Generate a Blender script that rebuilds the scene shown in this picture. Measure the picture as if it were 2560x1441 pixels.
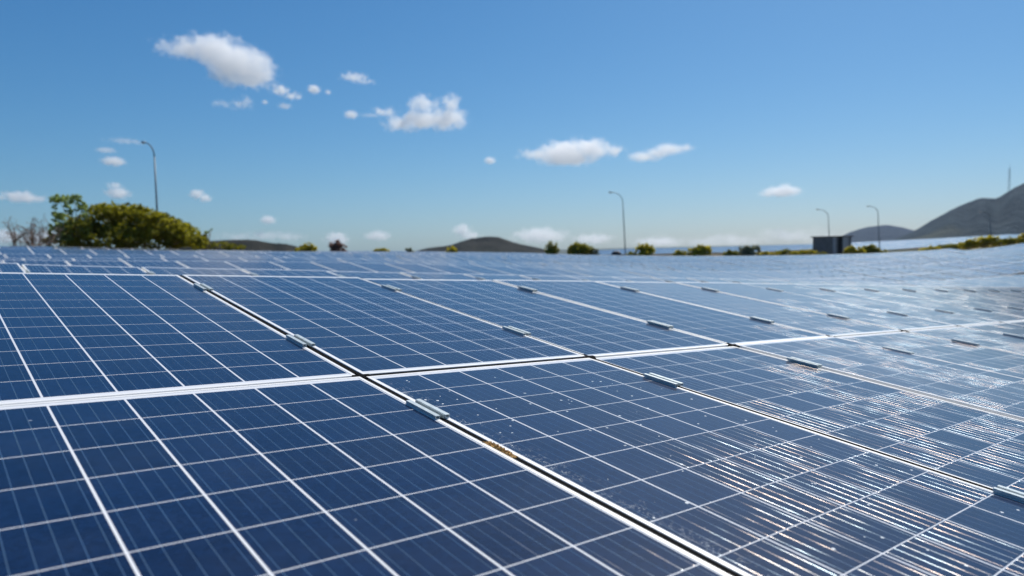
import bpy, math, random
import numpy as np
from mathutils import Matrix, Vector

random.seed(7)
rng = np.random.default_rng(7)
scene = bpy.context.scene
for o in list(bpy.data.objects):
    bpy.data.objects.remove(o)

# ------------------------------------------------------------------ camera
F = 1815.113                       # focal length in pixels of the 2560 px frame
PPX, PPY = 1351.04, 777.35         # principal point of the (cropped) photograph
R_CAM = np.array([[0.75128647, -0.64980993, 0.11539364],      # columns: array axes u, v, n in camera space
                  [-0.01690205, -0.19373193, -0.98090889],
                  [0.65975977, 0.73499319, -0.1565313]])
T_CAM = np.array([-0.55398502, 0.20025423, 2.24637494])       # the near panel crossing in camera space
CAM_H = 1.95
HORIZON_Y, ROLL = 620.0, 0.022
up = np.array([-ROLL, -1.0, -(PPY - HORIZON_Y) / F]); up /= np.linalg.norm(up)
fw = np.array([0, 0, 1.0]); fw -= fw.dot(up) * up; fw /= np.linalg.norm(fw)
rt = np.cross(fw, up)
C2W = np.stack([rt, fw, up])       # camera space (x right, y down, z forward) -> world


def cam2w(p):
    return C2W @ np.asarray(p, float) + np.array([0, 0, CAM_H])


def PX(px, py, depth):
    """world point seen at photo pixel px, py at that depth"""
    return cam2w([(px - PPX) / F * depth, (py - PPY) / F * depth, depth])


def to_px(P):
    c = (np.asarray(P, float) - np.array([0, 0, CAM_H])) @ C2W      # row vector times C2W = C2W^T P
    z = c[..., 2]
    return PPX + F * c[..., 0] / z, PPY + F * c[..., 1] / z, z


cd = bpy.data.cameras.new('camera')
cam = bpy.data.objects.new('camera', cd)
scene.collection.objects.link(cam)
scene.camera = cam
m = Matrix.Identity(4)
for i in range(3):
    m[i][0] = C2W[i, 0]; m[i][1] = -C2W[i, 1]; m[i][2] = -C2W[i, 2]
m[2][3] = CAM_H
cam.matrix_world = m
cd.sensor_width = 36
cd.lens = 36 * F / 2560
cd.shift_x = -(PPX - 1280) / 2560
cd.shift_y = (PPY - 720.5) / 2560
cd.clip_start = 0.05
cd.clip_end = 30000
cd.dof.use_dof = True
cd.dof.focus_distance = 2.35
cd.dof.aperture_fstop = 2.6

# ------------------------------------------------------------------ axes of the near array
UW = C2W @ R_CAM[:, 0]; VW = C2W @ R_CAM[:, 1]; NW = C2W @ R_CAM[:, 2]
OW = cam2w(T_CAM)

# ------------------------------------------------------------------ sky and sun
S = 0.60 * UW + 0.36 * VW + 0.72 * NW
S /= np.linalg.norm(S)
sun_el = math.asin(S[2]); sun_rot = math.atan2(S[0], S[1])
w = bpy.data.worlds.new('World'); scene.world = w; w.use_nodes = True
nt = w.node_tree; nt.nodes.clear()
sky = nt.nodes.new('ShaderNodeTexSky'); sky.sky_type = 'NISHITA'; sky.sun_disc = False
sky.sun_elevation = sun_el; sky.sun_rotation = sun_rot
sky.altitude = 300; sky.air_density = 1.0; sky.dust_density = 0.6; sky.ozone_density = 1.0
bg = nt.nodes.new('ShaderNodeBackground'); bg.inputs['Strength'].default_value = 0.1
wo = nt.nodes.new('ShaderNodeOutputWorld')
# grade of the camera: a deeper, cleaner blue than the raw sky model
sc_ = nt.nodes.new('ShaderNodeSeparateColor'); cc_ = nt.nodes.new('ShaderNodeCombineColor')
nt.links.new(sky.outputs[0], sc_.inputs[0])
for ch, (gam, mul) in enumerate(((1.36, .368), (.98, .520), (.82, .710))):
    pw = nt.nodes.new('ShaderNodeMath'); pw.operation = 'POWER'; pw.inputs[1].default_value = gam
    ml = nt.nodes.new('ShaderNodeMath'); ml.operation = 'MULTIPLY'; ml.inputs[1].default_value = (.115 ** gam) * mul / .1
    nt.links.new(sc_.outputs[ch], pw.inputs[0]); nt.links.new(pw.outputs[0], ml.inputs[0]); nt.links.new(ml.outputs[0], cc_.inputs[ch])
nt.links.new(cc_.outputs[0], bg.inputs[0]); nt.links.new(bg.outputs[0], wo.inputs[0])
sl = bpy.data.lights.new('sun', 'SUN'); sl.energy = 5.0; sl.angle = math.radians(0.53)
sl.color = (1.0, 0.955, 0.88)
so = bpy.data.objects.new('sun', sl); scene.collection.objects.link(so)
so.rotation_euler = Vector(S).to_track_quat('Z', 'Y').to_euler()

scene.view_settings.view_transform = 'Standard'
scene.view_settings.look = 'None'
scene.view_settings.exposure = 0.0
scene.view_settings.gamma = 1.0
scene.view_settings.use_curve_mapping = False
scene.render.engine = 'CYCLES'
cy = scene.cycles
cy.use_denoising = True
cy.max_bounces = 24; cy.diffuse_bounces = 3; cy.glossy_bounces = 3; cy.transparent_max_bounces = 24
cy.volume_bounces = 20; cy.volume_step_rate = .45
cy.sample_clamp_indirect = 6
cy.use_fast_gi = False

# ------------------------------------------------------------------ helpers


def link(o, parent=None):
    scene.collection.objects.link(o)
    if parent is not None:
        o.parent = parent
    return o


def tag(o, label=None, cat=None, group=None, kind=None):
    if label: o['label'] = label
    if cat: o['category'] = cat
    if group: o['group'] = group
    if kind: o['kind'] = kind
    return o


def mesh(name, verts, faces, mats, midx=None, uv=None, smooth=False):
    me = bpy.data.meshes.new(name)
    v = np.asarray(verts, float)
    me.from_pydata([tuple(x) for x in v], [], [tuple(int(i) for i in f) for f in faces])
    for mt in (mats if isinstance(mats, (list, tuple)) else [mats]):
        me.materials.append(mt)
    if midx is not None:
        me.polygons.foreach_set('material_index', np.asarray(midx, np.int32))
    if uv is not None:
        l = me.uv_layers.new(name='UVMap')
        l.data.foreach_set('uv', np.asarray(uv, np.float32).ravel())
    if smooth:
        me.polygons.foreach_set('use_smooth', np.ones(len(me.polygons), bool))
    me.update()
    return me


def obj(name, me, parent=None):
    return link(bpy.data.objects.new(name, me), parent)


def empty(name, loc=(0, 0, 0)):
    o = bpy.data.objects.new(name, None)
    o.location = loc
    o.empty_display_size = 0.1
    return link(o)


class MB:
    """collects simple solids"""
    def __init__(s):
        s.v = []; s.f = []; s.m = []; s.n = 0

    def add(s, v, f, mi=0):
        s.v.append(np.asarray(v, float))
        s.f += [tuple(i + s.n for i in q) for q in f]
        s.m += [mi] * len(f); s.n += len(v)

    def box(s, a, b, mi=0, fr=None, taper=1.0):
        x0, y0, z0 = a; x1, y1, z1 = b
        v = np.array([[x0, y0, z0], [x1, y0, z0], [x1, y1, z0], [x0, y1, z0],
                      [x0, y0, z1], [x1, y0, z1], [x1, y1, z1], [x0, y1, z1]], float)
        if fr is not None:
            v = v @ fr[0] + fr[1]
        s.add(v, [(0, 3, 2, 1), (4, 5, 6, 7), (0, 1, 5, 4), (1, 2, 6, 5), (2, 3, 7, 6), (3, 0, 4, 7)], mi)

    def tube(s, pts, rad, seg=8, mi=0, caps=True):
        pts = [np.asarray(p, float) for p in pts]
        if np.isscalar(rad): rad = [rad] * len(pts)
        base = []
        a = None
        for i, p in enumerate(pts):
            d = pts[min(i + 1, len(pts) - 1)] - pts[max(i - 1, 0)]
            d /= np.linalg.norm(d) + 1e-12
            if a is None:
                a = np.cross(d, [0, 0, 1.0])
                if np.linalg.norm(a) < .1: a = np.cross(d, [1.0, 0, 0])
            a = a - a.dot(d) * d; a /= np.linalg.norm(a)
            b = np.cross(d, a)
            for k in range(seg):
                t = 2 * math.pi * k / seg
                base.append(p + rad[i] * (math.cos(t) * a + math.sin(t) * b))
        f = []
        for i in range(len(pts) - 1):
            for k in range(seg):
                k2 = (k + 1) % seg
                f.append((i * seg + k, i * seg + k2, (i + 1) * seg + k2, (i + 1) * seg + k))
        if caps:
            f.append(tuple(range(seg))[::-1]); f.append(tuple((len(pts) - 1) * seg + k for k in range(seg)))
        s.add(base, f, mi)

    def me(s, name, mats, smooth=False):
        return mesh(name, np.concatenate(s.v), s.f, mats, s.m, smooth=smooth)


class NT:
    """small node builder"""
    def __init__(s, name):
        s.mat = bpy.data.materials.new(name); s.mat.use_nodes = True
        s.t = s.mat.node_tree; s.t.nodes.clear()
        s.out = s.t.nodes.new('ShaderNodeOutputMaterial')

    def n(s, typ, **kw):
        nd = s.t.nodes.new(typ)
        for k, v in kw.items(): setattr(nd, k, v)
        return nd

    def set(s, sock, val):
        if val is None: return
        if hasattr(val, 'is_linked') or isinstance(val, bpy.types.NodeSocket):
            s.t.links.new(val, sock)
        else:
            if isinstance(val, (tuple, list)) and len(val) == 3 and sock.type == 'RGBA': val = (*val, 1)
            sock.default_value = val

    def m(s, op, a, b=None, c=None, clamp=False):
        nd = s.n('ShaderNodeMath', operation=op, use_clamp=clamp)
        s.set(nd.inputs[0], a)
        if b is not None: s.set(nd.inputs[1], b)
        if c is not None: s.set(nd.inputs[2], c)
        return nd.outputs[0]

    def mix(s, f, a, b, typ='RGBA'):
        nd = s.n('ShaderNodeMix', data_type=typ)
        ii = {'RGBA': (0, 6, 7, 2), 'FLOAT': (0, 2, 3, 0)}[typ]
        s.set(nd.inputs[ii[0]], f); s.set(nd.inputs[ii[1]], a); s.set(nd.inputs[ii[2]], b)
        return nd.outputs[ii[3]]

    def ramp(s, f, lo, hi, a=0.0, b=1.0):
        nd = s.n('ShaderNodeMapRange', interpolation_type='SMOOTHSTEP')
        for i, v in enumerate((f, lo, hi, a, b)): s.set(nd.inputs[i], v)
        return nd.outputs[0]

    def noise(s, vec, scale, detail=3, rough=.55, dims='3D', w=None):
        nd = s.n('ShaderNodeTexNoise', noise_dimensions=dims)
        if vec is not None: s.set(nd.inputs['Vector'], vec)
        if w is not None: s.set(nd.inputs['W'], w)
        nd.inputs['Scale'].default_value = scale; nd.inputs['Detail'].default_value = detail
        nd.inputs['Roughness'].default_value = rough
        return nd.outputs[0]

    def scale(s, vec, sc, off=(0, 0, 0)):
        nd = s.n('ShaderNodeMapping'); s.set(nd.inputs[0], vec)
        nd.inputs['Scale'].default_value = sc; nd.inputs['Location'].default_value = off
        return nd.outputs[0]

    def bsdf(s, **kw):
        nd = s.n('ShaderNodeBsdfPrincipled')
        for k, v in kw.items(): s.set(nd.inputs[k.replace('_', ' ')], v)
        s.t.links.new(nd.outputs[0], s.out.inputs[0])
        return nd

    def bump(s, h, strength=.3, dist=.01):
        nd = s.n('ShaderNodeBump'); s.set(nd.inputs['Height'], h)
        nd.inputs['Strength'].default_value = strength; nd.inputs['Distance'].default_value = dist
        return nd.outputs[0]


# ------------------------------------------------------------------ materials
def cell_material(name, dirt=0.0, specks=0.0, streak=1.0, spec=.02):
    b = NT(name)
    uvn = b.n('ShaderNodeUVMap'); uvn.uv_map = 'UVMap'
    uv = uvn.outputs[0]
    sep = b.n('ShaderNodeSeparateXYZ'); b.set(sep.inputs[0], uv)
    x, y = sep.outputs[0], sep.outputs[1]
    fx, fy = b.m('FRACT', x), b.m('FRACT', y)
    dx = b.m('SUBTRACT', .5, b.m('ABSOLUTE', b.m('SUBTRACT', fx, .5)))      # distance to the cell edge
    dy = b.m('SUBTRACT', .5, b.m('ABSOLUTE', b.m('SUBTRACT', fy, .5)))
    gx = b.m('LESS_THAN', dx, .0160); gy = b.m('LESS_THAN', dy, .0085)
    ox = b.m('GREATER_THAN', b.m('ABSOLUTE', b.m('SUBTRACT', x, 3.0)), 2.995)
    oy = b.m('GREATER_THAN', b.m('ABSOLUTE', b.m('SUBTRACT', y, 6.0)), 5.995)
    gap = b.m('MAXIMUM', b.m('MAXIMUM', gx, gy), b.m('MAXIMUM', ox, oy))
    fb = b.m('FRACT', b.m('MULTIPLY', fx, 5.0))
    bus = b.m('LESS_THAN', b.m('ABSOLUTE', b.m('SUBTRACT', fb, .5)), .026)
    bus = b.m('MULTIPLY', bus, b.m('SUBTRACT', 1.0, b.m('MAXIMUM', ox, oy)))
    bus = b.m('MULTIPLY', bus, b.m('SUBTRACT', 1.0, b.m('MAXIMUM', gx, gy)))
    oi = b.n('ShaderNodeObjectInfo')
    geo = b.n('ShaderNodeNewGeometry')
    # one tone per cell, flaky crystals inside it
    cid = b.n('ShaderNodeVectorMath', operation='FLOOR'); b.set(cid.inputs[0], uv)
    cad = b.n('ShaderNodeVectorMath', operation='ADD'); b.set(cad.inputs[0], cid.outputs[0])
    cmb = b.n('ShaderNodeCombineXYZ'); b.set(cmb.inputs[0], b.m('MULTIPLY', oi.outputs['Random'], 97.0))
    b.set(cmb.inputs[1], b.m('MULTIPLY', oi.outputs['Random'], 31.0))
    b.set(cad.inputs[1], cmb.outputs[0])
    wn = b.n('ShaderNodeTexWhiteNoise', noise_dimensions='3D'); b.set(wn.inputs[0], cad.outputs[0])
    vo = b.n('ShaderNodeTexVoronoi'); b.set(vo.inputs['Vector'], uv); vo.inputs['Scale'].default_value = 14
    vs = b.n('ShaderNodeSeparateColor'); b.set(vs.inputs[0], vo.outputs['Color'])
    tone = b.m('ADD', b.m('MULTIPLY', wn.outputs[0], .45), b.m('MULTIPLY', vs.outputs[0], .60))
    blue = b.mix(tone, (.0010, .0080, .034), (.0036, .0185, .066))
    # fine printed fingers across the busbars
    fing = b.m('MULTIPLY', b.m('LESS_THAN', b.m('FRACT', b.m('MULTIPLY', y, 80.0)), .12), .07)
    blue = b.mix(fing, blue, (.25, .33, .45))
    col = b.mix(bus, blue, (.20, .33, .52))
    col = b.mix(gap, col, (.80, .80, .80))
    nz = b.noise(geo.outputs['Position'], 3.2, 5, .65)
    # thin film of dust
    dust = b.ramp(nz, .40, .80, .0, .020)
    if dirt > 0:
        n2 = b.noise(b.scale(geo.outputs['Position'], (1, 1, 1)), 6.5, 6, .7)
        dust = b.m('ADD', dust, b.m('MULTIPLY', b.ramp(n2, .42, .75), dirt))
    col = b.mix(dust, col, (.42, .47, .50))
    # a few stray flecks and bird marks
    v3 = b.n('ShaderNodeTexVoronoi'); b.set(v3.inputs['Vector'], geo.outputs['Position']); v3.inputs['Scale'].default_value = 9.0
    v3s = b.n('ShaderNodeSeparateColor'); b.set(v3s.inputs[0], v3.outputs['Color'])
    wob3 = b.m('MULTIPLY', b.m('SUBTRACT', b.noise(geo.outputs['Position'], 60, 2), .5), .06)
    fl = b.m('LESS_THAN', b.m('ADD', v3.outputs['Distance'], wob3), b.ramp(v3s.outputs[0], .72, 1.0, -.05, .045))
    col = b.mix(b.m('MULTIPLY', fl, .55), col, (.45, .50, .55))
    if specks > 0:
        v2 = b.n('ShaderNodeTexVoronoi'); b.set(v2.inputs['Vector'], b.scale(uv, (5.2, 5.2, 1)))
        v2.inputs['Scale'].default_value = 1.0
        vv = b.n('ShaderNodeSeparateColor'); b.set(vv.inputs[0], v2.outputs['Color'])
        dot = b.m('LESS_THAN', v2.outputs['Distance'], b.m('MULTIPLY', b.ramp(vv.outputs[0], .45, 1.0), .135))
        # dried scribbly splashes along the low edge of the glass
        edge = b.ramp(b.m('ADD', x, b.m('MULTIPLY', b.noise(uv, .8, 3), .8)), .95, .35)
        wv = b.noise(uv, 7.0, 3, .6)
        crv = b.m('LESS_THAN', b.m('ABSOLUTE', b.m('SUBTRACT', wv, .5)), .006)
        crv = b.m('MULTIPLY', crv, b.m('MULTIPLY', edge, b.m('GREATER_THAN', b.noise(uv, 3.1, 2), .5)))
        sp = b.m('MULTIPLY', b.m('MAXIMUM', dot, b.m('MULTIPLY', crv, .75)), specks)
        col = b.mix(sp, col, (.85, .87, .85))
    # the soldered ribbons: long wavy mirrors that flash in pieces
    tv = b.scale(uv, (31.0, 1.5, 1))
    wob = b.noise(tv, 1.0, 2, .5)
    tilt = b.m('MULTIPLY', b.m('SUBTRACT', wob, .5), .32 * streak)
    big = b.m('MULTIPLY', b.m('SUBTRACT', wn.outputs[0], .5), .24 * streak)
    tilt = b.m('ADD', tilt, big)
    # the ribbons bend down into the joints between two cells
    bend = b.m('MULTIPLY', b.ramp(dy, .035, .008), b.m('SUBTRACT', fy, .5))
    tilt = b.m('ADD', tilt, b.m('MULTIPLY', bend, .18))
    nm = b.n('ShaderNodeNormalMap'); nm.space = 'TANGENT'; nm.uv_map = 'UVMap'
    nc = b.n('ShaderNodeCombineXYZ')
    b.set(nc.inputs[0], .5)
    b.set(nc.inputs[1], b.m('ADD', .5, b.m('MULTIPLY', tilt, .5)))
    b.set(nc.inputs[2], 1.0)
    b.set(nm.inputs['Color'], nc.outputs[0])
    tan = b.n('ShaderNodeTangent'); tan.direction_type = 'UV_MAP'; tan.uv_map = 'UVMap'
    base = b.bsdf(Base_Color=col, Roughness=.55, Specular_IOR_Level=spec,
                  Coat_Weight=1.0, Coat_Roughness=.14, Coat_IOR=1.37)
    bumpn = b.bump(b.noise(geo.outputs['Position'], 260, 2), .06, .001)
    b.set(base.inputs['Coat Normal'], bumpn)
    rib = b.n('ShaderNodeBsdfAnisotropic')
    rt_ = b.n('ShaderNodeTexNoise'); b.set(rt_.inputs['Vector'], b.scale(uv, (2.3, 1.1, 1))); rt_.inputs['Scale'].default_value = 1.0
    b.set(rib.inputs['Color'], b.mix(b.ramp(rt_.outputs[0], .38, .62), (.50, .60, .66), (.70, .58, .50)))
    rib.inputs['Roughness'].default_value = .50
    rib.inputs['Anisotropy'].default_value = .80
    rib.inputs['Rotation'].default_value = .25
    b.set(rib.inputs['Normal'], nm.outputs[0]); b.set(rib.inputs['Tangent'], tan.outputs[0])
    ms = b.n('ShaderNodeMixShader')
    b.set(ms.inputs[0], b.m('MULTIPLY', bus, .78))
    b.set(ms.inputs[1], base.outputs[0]); b.set(ms.inputs[2], rib.outputs[0])
    b.t.links.new(ms.outputs[0], b.out.inputs[0])
    return b.mat


M_CELL = cell_material('solar_cells_blue')
M_CELL_SPECK = cell_material('solar_cells_specked', specks=1.0)
M_CELL_DIRTY = cell_material('solar_cells_dusty', dirt=.10, spec=.07)


def simple(name, col, rough=.5, metal=0.0, nscale=0, namt=.15, bump=0, bscale=60, **kw):
    b = NT(name)
    c = col
    geo = b.n('ShaderNodeTexCoord').outputs['Object']
    if nscale:
        n = b.noise(geo, nscale, 5, .6)
        d = tuple(max(0, q * (1 - namt)) for q in col); l = tuple(min(1, q * (1 + namt)) for q in col)
        c = b.mix(b.ramp(n, .3, .7), d, l)
    bs = b.bsdf(Base_Color=c, Roughness=rough, Metallic=metal, **kw)
    if bump: b.set(bs.inputs['Normal'], b.bump(b.noise(geo, bscale, 4), bump, .01))
    return b.mat


M_FRAME = simple('anodised_frame', (.89, .875, .84), .42, .10, 9, .05)
M_CLAMP = simple('galvanised_clamp', (.53, .59, .59), .40, .20, 40, .12)
M_STEEL = simple('galvanised_steel', (.38, .40, .41), .5, .6, 12, .15)
M_BOLT = simple('bolt_steel', (.55, .55, .53), .3, .9)
M_RUBBER_SHADE = simple('black_rubber_and_seam_shade', (.004, .004, .0045), .9, Specular_IOR_Level=.05)  # rubber of the spacers, and black standing in for shade in the seams
M_DEBRIS = simple('dry_debris', (.50, .29, .09), .9, 0, 60, .45, .8, 200)
M_POLE = simple('painted_pole', (.09, .12, .14), .5, .3, 3, .15)
M_LAMP = simple('lamp_housing', (.10, .12, .14), .4, .4)
M_LENS = simple('lamp_glass', (.5, .55, .6), .2)
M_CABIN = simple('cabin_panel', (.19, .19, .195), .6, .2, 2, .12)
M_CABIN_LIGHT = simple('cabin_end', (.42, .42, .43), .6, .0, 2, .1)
M_CABIN_ROOF = simple('cabin_roof', (.07, .06, .06), .7)
M_DARK = simple('dark_interior', (.006, .006, .007), .8)
M_BLACK = simple('black_cover', (.010, .011, .014), .6, 0, 3, .3)
M_BARK = simple('bark', (.20, .14, .085), .9, 0, 6, .3, .5, 20)
M_GREYBARK = simple('bare_twigs', (.30, .22, .17), .9, 0, 4, .3)


def leaf_mat(name, dark, light, trans=.35):
    b = NT(name)
    geo = b.n('ShaderNodeNewGeometry'); oi = b.n('ShaderNodeObjectInfo')
    at = b.n('ShaderNodeAttribute'); at.attribute_name = 'tone'
    n = b.noise(geo.outputs['Position'], 1.1, 3)
    f = b.m('ADD', b.m('MULTIPLY', at.outputs['Fac'], .55), b.m('MULTIPLY', b.ramp(n, .35, .65), .45))
    c = b.mix(f, dark, light)
    d = b.n('ShaderNodeBsdfDiffuse'); b.set(d.inputs[0], c)
    t = b.n('ShaderNodeBsdfTranslucent'); b.set(t.inputs[0], c)
    g = b.n('ShaderNodeBsdfGlossy'); g.inputs['Roughness'].default_value = .45
    g.inputs[0].default_value = (.6, .6, .5, 1)
    ms = b.n('ShaderNodeMixShader'); ms.inputs[0].default_value = trans
    b.set(ms.inputs[1], d.outputs[0]); b.set(ms.inputs[2], t.outputs[0])
    m2 = b.n('ShaderNodeMixShader'); m2.inputs[0].default_value = .04
    b.set(m2.inputs[1], ms.outputs[0]); b.set(m2.inputs[2], g.outputs[0])
    b.t.links.new(m2.outputs[0], b.out.inputs[0])
    return b.mat


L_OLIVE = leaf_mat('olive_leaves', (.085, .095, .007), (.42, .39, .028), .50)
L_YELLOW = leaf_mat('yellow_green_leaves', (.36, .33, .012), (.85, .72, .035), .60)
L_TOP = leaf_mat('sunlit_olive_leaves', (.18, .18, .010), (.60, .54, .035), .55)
L_LIGHT = leaf_mat('pale_green_leaves', (.24, .32, .08), (.50, .60, .20), .50)
L_RED = leaf_mat('reddish_leaves', (.26, .10, .08), (.50, .30, .20), .45)
L_GREY = leaf_mat('grey_leaves', (.24, .26, .15), (.42, .42, .24), .45)


# ------------------------------------------------------------------ clouds (real volumes far outside the scene)
def cloud_mat(name, blobs, dens, edge=.34, nsc=1.7, seed=0.0, aspect=1.0, soft=.24):
    b = NT(name)
    oc = b.n('ShaderNodeTexCoord').outputs['Object']
    f = None
    for (bx, by, rx, ry) in blobs:
        mp = b.n('ShaderNodeMapping'); mp.vector_type = 'POINT'; b.set(mp.inputs[0], oc)
        mp.inputs['Location'].default_value = (-bx / rx, 0, -by / ry)
        mp.inputs['Scale'].default_value = (1 / rx, 1 / max(.35, min(rx, .8)), 1 / ry)
        ln = b.n('ShaderNodeVectorMath', operation='LENGTH'); b.set(ln.inputs[0], mp.outputs[0])
        g = b.m('MULTIPLY', b.m('SUBTRACT', 1.0, ln.outputs['Value']), min(1.0, (rx * ry) ** .5 * 2))
        f = g if f is None else b.m('SMOOTH_MAX', f, g, .08)
    n = b.noise(b.scale(oc, (1, 1, aspect), (seed, seed * .7, 0)), nsc * 1.9, 7, .6)
    n2 = b.m('MULTIPLY', b.m('SUBTRACT', n, .5), edge * 8.0)
    d = b.ramp(b.m('ADD', f, n2), -.07, soft * 2.2)
    d = b.m('MULTIPLY', b.m('POWER', d, 1.5), dens * .42)
    v = b.n('ShaderNodeVolumePrincipled')
    v.inputs['Color'].default_value = (.995, .995, .995, 1)
    v.inputs['Anisotropy'].default_value = .35
    b.set(v.inputs['Density'], d)
    b.t.links.new(v.outputs[0], b.out.inputs['Volume'])
    return b.mat


CLOUD_D = 5200.0
_cube = [(-1, -1, -1), (1, -1, -1), (1, 1, -1), (-1, 1, -1), (-1, -1, 1), (1, -1, 1), (1, 1, 1), (-1, 1, 1)]
_cubef = [(0, 3, 2, 1), (4, 5, 6, 7), (0, 1, 5, 4), (1, 2, 6, 5), (2, 3, 7, 6), (3, 0, 4, 7)]


def cloud(cx, cy_, wd, ht, blobs, label, od=9.0, edge=.34, nsc=1.7, dist=CLOUD_D, seed=None, soft=.24, group=None):
    """blobs in units of half the cloud's width; vertical extent follows the height"""
    hw = wd / 2 / F * dist
    asp = ht / wd
    c = PX(cx, cy_, dist)
    seed = seed if seed is not None else cx * .013
    mt = cloud_mat('cloud_vapour', blobs, od / hw, edge, nsc, seed, 1.0, soft)
    v = np.array(_cube, float) * np.array([1.25, .75, max(asp * 1.35, .3)])
    o = obj('cloud', mesh('cloud', v, _cubef, mt))
    o.location = c
    d = c - np.array([0, 0, CAM_H]); az = math.atan2(d[0], d[1])
    o.rotation_euler = (0, ROLL, -az)
    o.scale = (hw, hw, hw)
    tag(o, label, 'cloud', group, 'structure')
    return o


cloud(548, 157, 262, 116, [(-.46, .20, .42, .20), (-.05, .22, .52, .30), (.25, .04, .55, .38), (.60, -.04, .42, .38), (.22, -.14, .42, .28), (-.85, .20, .22, .07), (.5, -.2, .5, .2)],
      'largest white cumulus cloud, high at upper left', 7.5, .21, 2.6, seed=3.1, soft=.13)
cloud(1065, 295, 220, 100, [(-.1, -.05, .55, .2), (.45, -.02, .5, .24), (-.05, .30, .34, .18), (.58, .32, .2, .2), (-.55, -.14, .4, .15), (-.9, .1, .25, .07)],
      'broken cumulus cloud with two knobs on top, right of the large cloud', 7, .22, 2.4, seed=5.7, soft=.13)
cloud(1428, 384, 250, 72, [(-.1, .02, .6, .22), (.35, .08, .5, .2), (-.7, -.02, .32, .1), (.8, .06, .26, .1), (-.1, -.10, .6, .14)],
      'long flat white cloud at the middle of the sky', 7.5, .2, 2.8, seed=1.3, soft=.12)
cloud(1654, 383, 175, 54, [(-.5, -.10, .55, .17), (-.1, .0, .5, .18), (.2, .1, .55, .2), (.65, .12, .38, .12)],
      'small white cloud with upturned right tip, right of the long flat cloud', 8, .14, 2.0, seed=8.4)
cloud(1956, 480, 128, 48, [(0, .02, .8, .24), (.1, .2, .36, .18), (-.55, -.08, .45, .14)],
      'small hump shaped cloud alone at the right above the hut', 7, .15, 1.8, seed=2.2)
ONE = [(0, 0, .95, .5)]
FL = [(0, 0, .95, .3)]
CL = [
    (715, 233, 78, 34, [(-.3, .12, .6, .3), (.4, -.15, .55, .22)], 'thin two lobed cloud just below the right end of the large cloud', 3.5),
    (785, 224, 34, 22, [(0, 0, .9, .6)], 'tiny round cloud right of the two lobed cloud', 3.5),
    (890, 198, 84, 34, [(-.1, .1, .8, .22), (.5, -.12, .5, .14)], 'faint wispy cloud between the large cloud and the knobbed cloud', 2.6),
    (585, 260, 92, 40, [(.15, 0, .35, .28), (.6, .1, .3, .35), (-.6, -.05, .4, .18)], 'faint ragged wisps below the large cloud', 2.4),
    (878, 287, 38, 24, [(0, 0, .9, .5)], 'tiny cloud left of the knobbed cloud', 3),
    (1225, 402, 30, 18, [(0, 0, .9, .6)], 'tiny cloud left of the long flat cloud', 3),
    (284, 404, 56, 25, [(0, 0, .95, .42)], 'small oval cloud left of the near lamp post', 3.6),
    (290, 476, 70, 44, [(.1, -.2, .8, .4), (-.05, .3, .5, .22)], 'small stepped cloud between pale tree and near lamp post', 3.4),
    (50, 493, 110, 30, [(.1, 0, .8, .24), (-.6, -.05, .5, .12)], 'flat cloud at the left edge above the bare tree', 4.5),
    (500, 491, 58, 34, [(-.2, .15, .6, .4), (.4, -.15, .55, .36)], 'small cloud right of the near lamp post above the big bush', 4),
    (670, 551, 42, 22, [(0, 0, .9, .5)], 'small low cloud above the left hill', 3.2),
    (655, 590, 190, 32, [(-.5, -.03, .45, .1), (.1, .0, .5, .13), (.55, -.02, .45, .1)], 'long low cloud bank behind the left hill', 3.2),
    (842, 597, 64, 34, [(0, 0, .9, .5)], 'low cloud behind the reddish bush', 3),
    (945, 590, 70, 26, [(0, 0, .9, .36)], 'low cloud above the yellow bush', 2.6),
    (1160, 580, 80, 42, [(-.1, .1, .6, .36), (.3, -.2, .7, .25)], 'low puffy cloud left of the cone shaped hill', 3.4),
    (1350, 589, 150, 44, [(0, 0, .9, .26)], 'low rounded cloud right of the cone shaped hill', 3.2),
    (1482, 598, 110, 28, [(0, 0, .9, .24)], 'low flat cloud left of the middle lamp post', 2.6),
    (1860, 600, 420, 36, [(-.5, -.02, .5, .05), (.0, .0, .5, .06), (.55, .03, .5, .075)], 'pale cloud bank lying on the horizon left of the hut', 3.2),
    (1640, 606, 120, 26, [(0, 0, .9, .2)], 'pale low cloud behind the middle lamp post', 2.4),
    (265, 376, 50, 20, [(0, 0, .9, .3)], 'faint smudge of cloud above the small oval cloud', 1.3),
    (318, 354, 90, 18, [(0, 0, .95, .13)], 'faint streak of cloud left of the near lamp head', 1.2),
    (20, 592, 90, 44, [(-.2, 0, .8, .45)], 'low cloud at the left edge behind the bare tree', 3.6),
    (115, 596, 130, 40, [(0, 0, .95, .28)], 'low cloud between the bare tree and the big bush', 3.2),
    (712, 266, 36, 14, [(0, 0, .9, .4)], 'faintest speck of cloud below the two lobed cloud', 1.4),
    (820, 231, 16, 14, [(0, 0, .9, .7)], 'faint dot of cloud right of the tiny round cloud', 1.6),
    (662, 256, 18, 12, [(0, 0, .9, .6)], 'faint dot of cloud right of the ragged wisps', 1.4),
    (925, 290, 60, 22, [(0, .05, .8, .14)], 'faint trail of cloud joining the knobbed cloud', 1.0),
]
for c_ in CL:
    cloud(c_[0], c_[1], c_[2] * 1.08, c_[3] * 1.08, c_[4], c_[5], c_[6] * 1.35, .34, 2.0, dist=7800 if 'ragged' in c_[5] else CLOUD_D)

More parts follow.
